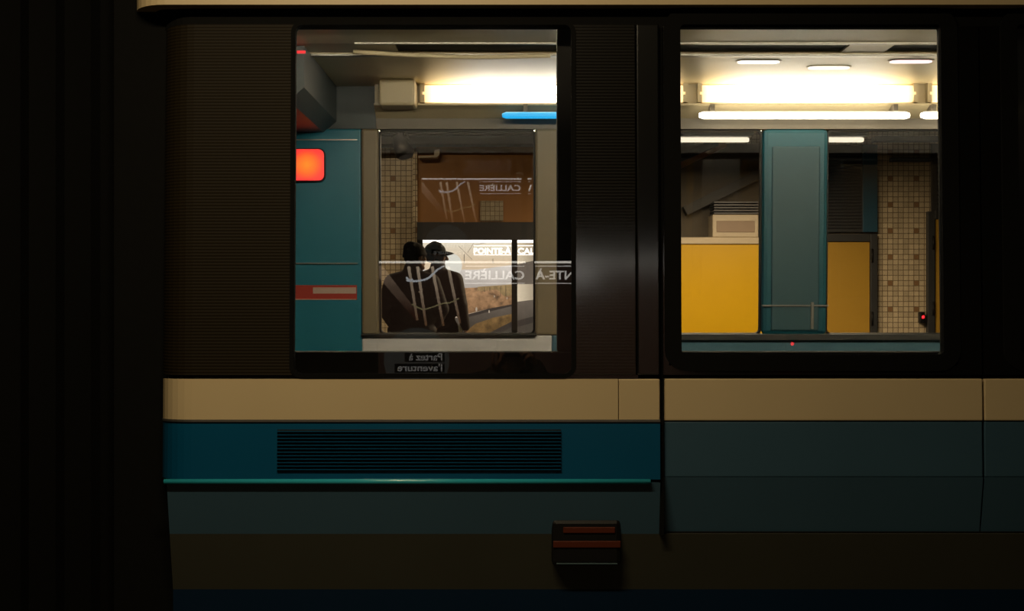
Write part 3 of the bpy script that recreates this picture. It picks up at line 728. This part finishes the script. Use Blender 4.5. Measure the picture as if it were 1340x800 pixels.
# ================================================================== NEAR PLATFORM (seen mirrored in the glass)
nl = batten('platform_lamp', 'long tube lamp hung over the near platform edge', -1.25, .05, 1.9, 2.95, NEAR_LAMP_W, None, (1.0, .80, .50))
YN = -3.9
VN = 11.0
def gx(px): return (px - 670) / F * VN
def gz(py): return CZ + (400 - py + 72) / F * VN
nb = empty('poster_lightbox', (0, -3.95, .45), 'dark museum poster box with rope-tied stakes, mirrored in the train window', 'poster')
zh, zl_ = gz(343), .4
nx0, nx1 = gx(497), gx(890)
MB().box(nx0 - .08, nx1 + .08, -3.99, YN + .05, zh, zh + .24, .006).box(nx0 - .08, nx0, -3.99, YN + .05, zl_, zh, .004).box(nx1, nx1 + .08, -3.99, YN + .05, zl_, zh, .004).box(gx(687.5), gx(699), -3.99, YN + .05, zl_, zh, .004).box(nx0 - .08, nx1 + .08, -3.99, YN + .05, zl_ - .08, zl_, .004).build('box_frame', 'frame_black', nb)
q_bg = mk_print('print_dark_brown', (.022, .009, .005), (.055, .028, .018), .0, 1.5, 1.0, noise=.3, nscale=3)
q_stake = mk_print('print_stake', (.30, .15, .07), (1.05, .82, .58), gz(425) - .45, gz(350) - .45, 1.6, noise=.25, nscale=8)
q_rope = mk_print('print_rope', (.95, 1.0, 1.05), (1.0, 1.05, 1.1), 0, 1, 1.8)
q_twine = mk_print('print_twine', (.42, .35, .16), (.5, .42, .2), 0, 1, 1.4)
q_beam = mk_print('print_beam', (.10, .025, .012), (.62, .44, .30), gz(412) - .45, gz(350) - .45, 1.0, noise=.35, nscale=9)
q_disc = mk_print('print_badge', (.20, .19, .165), (.24, .23, .20), 0, 1, .38)
sa = MB().box(nx0, gx(687.5), YN - .02, YN, zl_, zh).build('printed_photo', q_bg, nb)
sb = MB().box(gx(699), nx1, YN - .02, YN, zl_, zh).build('printed_photo', q_bg, nb)
def near_print(a, b, d=.006): return (gx(a), YN + d, gz(b))
for pts in ([(535.5, 350), (541, 384), (547, 420)], [(547, 350), (552, 384), (558.5, 427)], [(566, 350), (573, 386), (581, 427)], [(587, 350), (594, 384), (602.5, 424)]):
    MB().tube([near_print(*p) for p in pts], [.013, .012, .010], 8).build('stake', q_stake, sa)
MB().tube([near_print(*p, .014) for p in ((532.5, 364), (535, 367), (542, 369.2), (550, 368.6), (557, 367), (562, 364.5), (566, 361), (573, 354), (582, 349))], [.008, .009, .009, .009, .009, .009, .009, .008, .006], 8).tube([near_print(*p, .015) for p in ((533, 368), (538, 369.5), (541, 366))], .007, 8).build('rope', q_rope, sa)
MB().tube([near_print(*p, .014) for p in ((540, 399), (545, 402), (553.5, 406), (560, 405), (568, 402.5), (574, 400), (580.6, 398), (590, 397), (601, 391.5))], .0055, 8).build('twine', q_twine, sa)
MB().prism([(gx(496), gz(348)), (gx(502), gz(350)), (gx(551), gz(414)), (gx(545), gz(420)), (gx(496), gz(364))], 'y', YN, YN + .004).build('slanting_beam', q_beam, sa)
for p in ((553.5, 380), (578, 407.5), (549, 383)):
    MB().ball(near_print(*p), (.006, .003, .005), seg=10).build('peg', q_stake, sa)
lettering('title_letters', 'CALLIÈRE', gx(686), gx(609), gz(366.5), YN + .006, 'near_white', sa, 1, height=gz(355) - gz(366.5), bold=.022)
MB().box(gx(609), gx(686.5), YN, YN + .006, gz(349.8), gz(348.9)).box(gx(609), gx(686.5), YN, YN + .006, gz(372.2), gz(371.3)).build('title_rules', 'near_white', sa)
lettering('title_letters', 'POINTE-À', gx(778), gx(700.5), gz(366.5), YN + .006, 'near_white', sb, 1, height=gz(355) - gz(366.5), bold=.022)
MB().box(gx(700), gx(778), YN, YN + .006, gz(349.8), gz(348.9)).box(gx(700), gx(778), YN, YN + .006, gz(372.2), gz(371.3)).build('title_rules', 'near_white', sb)
bc = (-.80, CZ + 0.0); br_ = .275
bd = MB().prism([(bc[0] + br_ * math.cos(k * math.pi / 24), bc[1] + br_ * math.sin(k * math.pi / 24)) for k in range(48)], 'y', YN, YN + .008).build('round_badge', q_disc, sa)
MB().box(-.90, -.565, YN, YN + .011, gz(474), gz(462.5)).box(-.985, -.565, YN, YN + .011, gz(488), gz(476.5)).build('text_boxes', 'ink_black', bd)
lettering('badge_letters', 'Partez à', -.585, -.865, gz(472), YN + .013, 'badge_white', bd, 1, height=.062, bold=.015)
lettering('badge_letters', "l'aventure", -.585, -.96, gz(486), YN + .013, 'badge_white', bd, 1, height=.062, bold=.015)
MB().box(nx0, gx(687.5), YN, YN + .02, zh - .016, zh).box(gx(699), nx1, YN, YN + .02, zh - .016, zh).build('light_strip', 'strip_white', nb)
dv = MB().box(gx(1028.5), gx(1045), -4.0, -3.92, gz(460), gz(440), .01).build('wall_intercom', 'frame_black')
tag(dv, 'small black wall unit with a red light, mirrored in the train door glass', 'intercom')
MB().ball((gx(1036.5), -3.92, gz(450.5)), (.016, .012, .016), seg=12).build('indicator_light', 'red_spot', dv)

# ================================================================== PEOPLE
def remeshed(mb, name, mat, parent, voxel, smooth=6):
    o = mb.build(name, mat, parent)
    md = o.modifiers.new('remesh', 'REMESH'); md.mode = 'VOXEL'; md.voxel_size = voxel; md.use_smooth_shade = True
    s = o.modifiers.new('smooth', 'SMOOTH'); s.iterations = smooth; s.factor = .5
    dg = bpy.context.evaluated_depsgraph_get(); dg.update()
    me = bpy.data.meshes.new_from_object(o.evaluated_get(dg)); o.modifiers.clear()
    old = o.data; o.data = me; bpy.data.meshes.remove(old); me.name = name
    return o

def hand(mb, wrist, d, n, t, curl=.5, size=1.0):
    """palm, four fingers of unequal length bent about the knuckles, thumb from the side of the palm.
    d: direction of the fingers, n: palm normal (towards the palm side), t: thumb side"""
    wrist = Vector(wrist); d = Vector(d).normalized(); t = Vector(t); t = (t - d * t.dot(d)).normalized(); n = Vector(n); n = d.cross(t) * (1 if d.cross(t).dot(n) > 0 else -1)
    k = size
    for u in (-.028, -.010, .010, .028):
        mb.caps(wrist + t * u * .7 * k + d * .01 * k, wrist + d * .085 * k + t * u * k, .015 * k, .0125 * k, 10)
    for u, L, dr in ((.030, .070, .0), (.010, .080, .004), (-.011, .074, .002), (-.031, .058, -.008)):
        p = wrist + d * (.088 + dr) * k + t * u * k; a = .15 + curl * .5
        for j, (f, r0, r1) in enumerate(((.45, .0098, .009), (.32, .009, .0082), (.23, .0082, .0072))):
            dd = d * math.cos(a) + n * math.sin(a); q = p + dd * L * f * k
            mb.caps(p, q, r0 * k, r1 * k, 10); p = q; a += .25 + curl * 1.0
    p = wrist + d * .03 * k + t * .030 * k
    dd = (d * .65 + t * .65 + n * .3).normalized()
    for L, r0, r1 in ((.042, .0135, .0115), (.032, .0115, .010), (.026, .010, .0085)):
        q = p + dd * L * k; mb.caps(p, q, r0 * k, r1 * k, 10); p = q; dd = (dd + d * .25 + n * .35 * curl - t * .25).normalized()

def head_shape(mb, c, rot, s=1.0):
    """skull, jaw, brow, nose, lips, ears; the face looks along local +Y"""
    R = rot.to_matrix()
    def P(x, y, z): return Vector(c) + R @ Vector((x, y, z)) * s
    mb.ball(P(0, -.012, .035), (.076 * s, .098 * s, .088 * s), rot)
    mb.ball(P(0, .030, -.020), (.062 * s, .064 * s, .085 * s), rot)
    mb.ball(P(0, .052, -.085), (.040 * s, .036 * s, .030 * s), rot)
    mb.caps(P(-.055, .0, -.055), P(-.022, .062, -.090), .024 * s, .022 * s); mb.caps(P(.055, .0, -.055), P(.022, .062, -.090), .024 * s, .022 * s)
    mb.caps(P(-.030, .082, .030), P(.030, .082, .030), .014 * s, .014 * s, 10)
    mb.caps(P(0, .090, .018), P(0, .112, -.022), .010 * s, .015 * s, 10)
    mb.ball(P(-.013, .100, -.024), .010 * s, seg=10); mb.ball(P(.013, .100, -.024), .010 * s, seg=10)
    mb.caps(P(-.022, .083, -.050), P(.022, .083, -.050), .009 * s, .009 * s, 10); mb.caps(P(-.020, .081, -.062), P(.020, .081, -.062), .0095 * s, .0095 * s, 10)
    for q in (-1, 1):
        mb.ball(P(q * .045, .060, -.012), (.022 * s, .022 * s, .02 * s), rot, 12)
        mb.ball(P(q * .080, -.012, .0), (.011 * s, .021 * s, .034 * s), Euler((rot.x, rot.y, rot.z - q * .35)), 12)
    return P

def person(name, label, base, yaw, J, head_rot, mats, arms, cap=None, beard=False, bulk=1.0, collar=True):
    root = empty(name, base, label, 'person')
    Rz = Matrix.Rotation(yaw, 3, 'Z'); B = Vector(base)
    def W(p): return B + Rz @ Vector(p)
    j = {k: W(v) for k, v in J.items()}
    hr = Euler((head_rot[0], head_rot[1], head_rot[2] + yaw))
    mb = MB()
    mb.ball(j['pelvis'], (.155, .115, .12), Euler((0, 0, yaw))); mb.ball(j['belly'], (.150, .115, .15), Euler((0, 0, yaw))); mb.ball(j['chest'], (.175, .125, .19), Euler((0, 0, yaw)))
    mb.caps(j['belly'], j['chest'], .11, .12); mb.caps(j['pelvis'], j['belly'], .115, .11)
    mb.caps(j['shoulder_l'], j['shoulder_r'], .062, .062); mb.caps(j['chest'], j['neck'], .09, .06); mb.caps(j['neck'], j['head'], .055, .056)
    head_shape(mb, j['head'], hr)
    for s in 'lr':
        mb.caps(j['shoulder_' + s], j['elbow_' + s], .055, .043); mb.caps(j['elbow_' + s], j['wrist_' + s], .043, .028)
        mb.caps(j['pelvis'] + (j['hip_' + s] - j['pelvis']) * .6, j['hip_' + s], .10, .095); mb.caps(j['hip_' + s], j['knee_' + s], .092, .060); mb.caps(j['knee_' + s], j['ankle_' + s], .058, .040)
        mb.caps(j['ankle_' + s], j['toe_' + s], .042, .032)
        a = arms[s]
        hand(mb, j['wrist_' + s], Rz @ Vector(a[0]), Rz @ Vector(a[1]), Rz @ Vector(a[2]), a[3])
    body = remeshed(mb, 'body', 'skin', root, .0058, 3)
    # jacket
    mb = MB(); g = bulk
    mb.ball(j['belly'] + Vector((0, 0, -.03)), (.185 * g, .145 * g, .19), Euler((0, 0, yaw))); mb.ball(j['chest'], (.20 * g, .155 * g, .20), Euler((0, 0, yaw)))
    mb.caps(j['belly'], j['chest'], .15 * g, .15 * g); mb.caps(j['shoulder_l'], j['shoulder_r'], .080 * g, .080 * g); mb.caps(j['chest'], j['neck'] - Vector((0, 0, .02)), .11, .082)
    hem = j['pelvis'] + Vector((0, 0, .0)); mb.ball(hem, (.195 * g, .155 * g, .10), Euler((0, 0, yaw)))
    mb.caps(hem, j['belly'], .14 * g, .15 * g)
    for s in 'lr':
        mb.caps(j['neck'] - Vector((0, 0, .05)), j['shoulder_' + s], .075, .080 * g)
        mb.caps(j['shoulder_' + s], j['elbow_' + s], .080 * g, .066 * g); cu = j['elbow_' + s].lerp(j['wrist_' + s], .93); mb.caps(j['elbow_' + s], cu, .066 * g, .046)
        e = j['elbow_' + s]; mb.ball(e, .070 * g)
        for q in (.25, .45, .62, .8):              # sleeve folds
            p = j['shoulder_' + s].lerp(e, q); mb.ball(p, (.083 * g - .012 * q, .083 * g - .012 * q, .02))
    if collar: mb.caps(j['neck'] + Vector((0, 0, -.045)), j['neck'] + Vector((0, 0, .015)), .086, .078)
    jk = remeshed(mb, 'jacket', mats['jacket'], root, .011, 5)
    # hem band and collar edge
    mb = MB(); hz = j['pelvis'] + Vector((0, 0, -.075)); ring = [hz + Rz @ Vector((.172 * g * math.cos(a), .135 * g * math.sin(a), 0)) for a in [2 * math.pi * k / 32 for k in range(33)]]
    mb.tube(ring, .014, 10, caps=False); mb.build('hem_band', mats['jacket'], jk)
    # trousers
    mb = MB()
    mb.ball(j['pelvis'] - Vector((0, 0, .02)), (.172, .135, .13), Euler((0, 0, yaw)))
    for s in 'lr':
        mb.caps(j['pelvis'] + (j['hip_' + s] - j['pelvis']) * .6, j['hip_' + s], .115, .112); mb.caps(j['hip_' + s], j['knee_' + s], .110, .080); mb.caps(j['knee_' + s], j['ankle_' + s].lerp(j['knee_' + s], .08), .080, .064)
    remeshed(mb, 'trousers', mats['trousers'], root, .012, 5)
    for s in 'lr':
        mb = MB(); a = j['ankle_' + s]; t = j['toe_' + s]; dirn = (t - a).normalized()
        mb.caps(a, a.lerp(t, .6), .054, .048); mb.caps(a.lerp(t, .4), t + dirn * .02, .046, .040); mb.caps(a - dirn * .025, a, .046, .05)
        remeshed(mb, 'shoe', 'shoe_black', root, .008, 3)
    P0 = lambda x, y, z: j['head'] + hr.to_matrix() @ Vector((x, y, z))
    for q in (-1, 1): MB().ball(P0(q * .031, .077, .010), .0115, seg=12).build('eye', 'eye_white', body)
    if cap == 'beanie':
        mb = MB(); mb.ball(P0(0, -.012, .040), (.090, .112, .098), hr); mb.caps(P0(0, -.03, .05), P0(0, -.055, .075), .085, .07)
        ringp = [P0(.086 * math.cos(a), -.010 + .106 * math.sin(a), .022 + .012 * math.sin(a)) for a in [2 * math.pi * k / 28 for k in range(29)]]
        mb.tube(ringp, .014, 10, caps=False)
        remeshed(mb, 'beanie', mats['cap'], root, .008, 3)
    elif cap == 'peaked':
        mb = MB(); mb.ball(P0(0, -.012, .055), (.084, .105, .080), hr); mb.caps(P0(0, -.02, .085), P0(0, .01, .085), .062, .055)
        ringp = [P0(.083 * math.cos(a), -.010 + .103 * math.sin(a), .045) for a in [2 * math.pi * k / 28 for k in range(29)]]
        mb.tube(ringp, .010, 10, caps=False)
        cp = remeshed(mb, 'peaked_cap', mats['cap'], root, .007, 3)
        mb = MB(); rows = []
        for a in range(-4, 5):
            t = a / 4; row = []
            for u in range(5):
                v = u / 4; wy = .085 * (1 - .12 * t * t) + v * (.085 * (1 - .55 * t * t)); wx = t * (.074 - .012 * v)
                row.append(P0(wx, wy, .050 - .018 * t * t - .014 * v * v))
            rows.append(row)
        bm = mb.bm; V = [[[bm.verts.new(p + hr.to_matrix() @ Vector((0, 0, dz))) for p in r] for r in rows] for dz in (.004, -.004)]
        for a in range(8):
            for u in range(4):
                for L in V: bm.faces.new((L[a][u], L[a + 1][u], L[a + 1][u + 1], L[a][u + 1]))
        for a in range(8):
            for u in (0, 4): bm.faces.new((V[0][a][u], V[0][a + 1][u], V[1][a + 1][u], V[1][a][u]))
        for u in range(4):
            for a in (0, 8): bm.faces.new((V[0][a][u], V[0][a][u + 1], V[1][a][u + 1], V[1][a][u]))
        bmesh.ops.recalc_face_normals(bm, faces=bm.faces[:]); mb.build('peak', mats['cap'], cp, smooth=True)
        MB().ball(P0(0, -.01, .136), .008, seg=10).build('cap_button', mats['cap'], cp)
    if beard:
        mb = MB(); mb.ball(P0(0, .050, -.088), (.048, .046, .036), hr); mb.caps(P0(-.060, .005, -.045), P0(-.026, .064, -.088), .022, .028); mb.caps(P0(.060, .005, -.045), P0(.026, .064, -.088), .022, .028)
        mb.caps(P0(-.024, .086, -.040), P0(.024, .086, -.040), .008, .008, 10)
        remeshed(mb, 'beard', 'beard_hair', root, .007, 2)
    # short hair behind the ears
    mb = MB(); mb.ball(P0(0, -.045, -.005), (.072, .068, .062), hr); remeshed(mb, 'hair', 'beard_hair', root, .008, 2)
    return root, j

J1 = dict(pelvis=(0, 0, .93), belly=(0, 0, 1.08), chest=(0, .01, 1.25), neck=(0, .0, 1.455), head=(.025, .03, 1.575),
          shoulder_l=(-.165, 0, 1.345), shoulder_r=(.165, 0, 1.345), elbow_l=(-.235, -.03, 1.13), elbow_r=(.25, .02, 1.12), wrist_l=(-.21, .13, .98), wrist_r=(.19, .16, .98),
          hip_l=(-.10, 0, .88), hip_r=(.10, 0, .88), knee_l=(-.12, .02, .48), knee_r=(.11, .03, .48), ankle_l=(-.13, -.02, .09), ankle_r=(.12, -.01, .09), toe_l=(-.15, .12, .045), toe_r=(.15, .13, .045))
arm_pock = {'l': ((.35, .5, -.8), (1, 0, 0), (.2, .8, .4), .4), 'r': ((-.35, .5, -.8), (-1, 0, 0), (-.2, .8, .4), .4)}
person('person', 'person in a dark jacket and knitted cap, back turned, elbow out, before the lit poster', (-.885, 11.5, 0), math.radians(-8), J1, (0, 0, math.radians(-38)),
       dict(jacket='jacket_grey', trousers='trousers_black', cap='knit_brown'), arm_pock, 'beanie', False, 1.16)
J2 = dict(pelvis=(0, 0, .97), belly=(0, 0, 1.12), chest=(0, .01, 1.29), neck=(0, .0, 1.50), head=(-.025, .03, 1.625),
          shoulder_l=(-.17, 0, 1.395), shoulder_r=(.175, 0, 1.395), elbow_l=(-.25, .0, 1.15), elbow_r=(.235, -.02, 1.15), wrist_l=(-.23, .12, .95), wrist_r=(.268, .04, .93),
          hip_l=(-.10, 0, .92), hip_r=(.10, 0, .92), knee_l=(-.12, .02, .50), knee_r=(.12, .03, .50), ankle_l=(-.13, -.02, .09), ankle_r=(.13, -.01, .09), toe_l=(-.16, .12, .045), toe_r=(.17, .12, .045))
arm2 = {'l': ((.1, .4, -.9), (1, 0, 0), (0, .9, .3), .5), 'r': ((-.03, .12, -1), (-1, 0, 0), (0, 1, .1), .75)}
man2, j2 = person('person', 'person in a dark jacket and peaked cap, bearded face turned aside, by the lit poster', (-.715, 12.5, 0), math.radians(-12), J2, (math.radians(-3), 0, math.radians(-72)),
       dict(jacket='jacket_black', trousers='trousers_black', cap='cap_black'), arm2, 'peaked', True, .98)
# clear bottle in his hand
wr = j2['wrist_r']; bx, by = wr.x - .062, wr.y - .01
bt = empty('plastic_bottle', (bx, by, wr.z - .10), 'clear crumpled plastic bottle held beside the dark jacket of the person in the peaked cap', 'bottle')
zb_ = wr.z - .12
MB().tube([(bx - .012, by, zb_), (bx - .011, by, zb_ + .01), (bx - .006, by, zb_ + .06), (bx + .004, by, zb_ + .08), (bx + .010, by, zb_ + .13), (bx + .016, by, zb_ + .150), (bx + .018, by, zb_ + .165)], [.024, .032, .033, .029, .032, .013, .013], 20).build('bottle_body', 'bottle_plastic', bt)
MB().cyl((bx + .018, by, zb_ + .163), (bx + .020, by, zb_ + .180), .015, seg=16).build('bottle_cap', 'ink_black', bt)
# kneeling photographer behind the lens, mirrored low in the glass
J3 = dict(pelvis=(0, -.22, .50), belly=(0, -.18, .66), chest=(0, -.10, .84), neck=(0, -.04, 1.0), head=(0, .02, 1.115),
          shoulder_l=(-.18, -.08, .94), shoulder_r=(.18, -.08, .94), elbow_l=(-.22, .10, .76), elbow_r=(.24, .08, .80), wrist_l=(-.10, .19, 1.02), wrist_r=(.125, .17, 1.06),
          hip_l=(-.10, -.20, .46), hip_r=(.10, -.20, .46), knee_l=(-.15, .20, .50), knee_r=(.14, .12, .085), ankle_l=(-.15, .12, .09), ankle_r=(.14, -.32, .10), toe_l=(-.16, .26, .045), toe_r=(.14, -.40, .045))
arm3 = {'l': ((.45, .35, .55), (0, .3, 1), (-.5, .8, -.1), .6), 'r': ((-.2, .5, .45), (-1, 0, 0), (-.4, -.5, .6), .7)}
person('person', 'person in black kneeling behind a camera, mirrored low in the train window', (0, -.44, 0), 0, J3, (0, 0, 0), dict(jacket='jacket_black', trousers='trousers_black', cap='cap_black'), arm3, 'beanie', False, 1.05)
cm = empty('camera_body', (0, -.20, 1.09), 'black camera held up to the eye of the kneeling person', 'camera')
MB().box(-.068, .068, -.245, -.185, 1.095, 1.185, .012).prism([(-.025, 1.18), (.025, 1.18), (.016, 1.212), (-.016, 1.212)], 'y', -.24, -.19).build('housing', 'camera_black', cm)
MB().tube([(0, -.19, 1.14), (0, -.13, 1.14), (0, -.128, 1.14), (0, -.075, 1.14)], [.036, .036, .033, .034], 28).build('lens_barrel', 'camera_black', cm)
MB().ball((0, -.078, 1.14), (.029, .007, .029)).build('front_glass', 'lens_glass', cm)
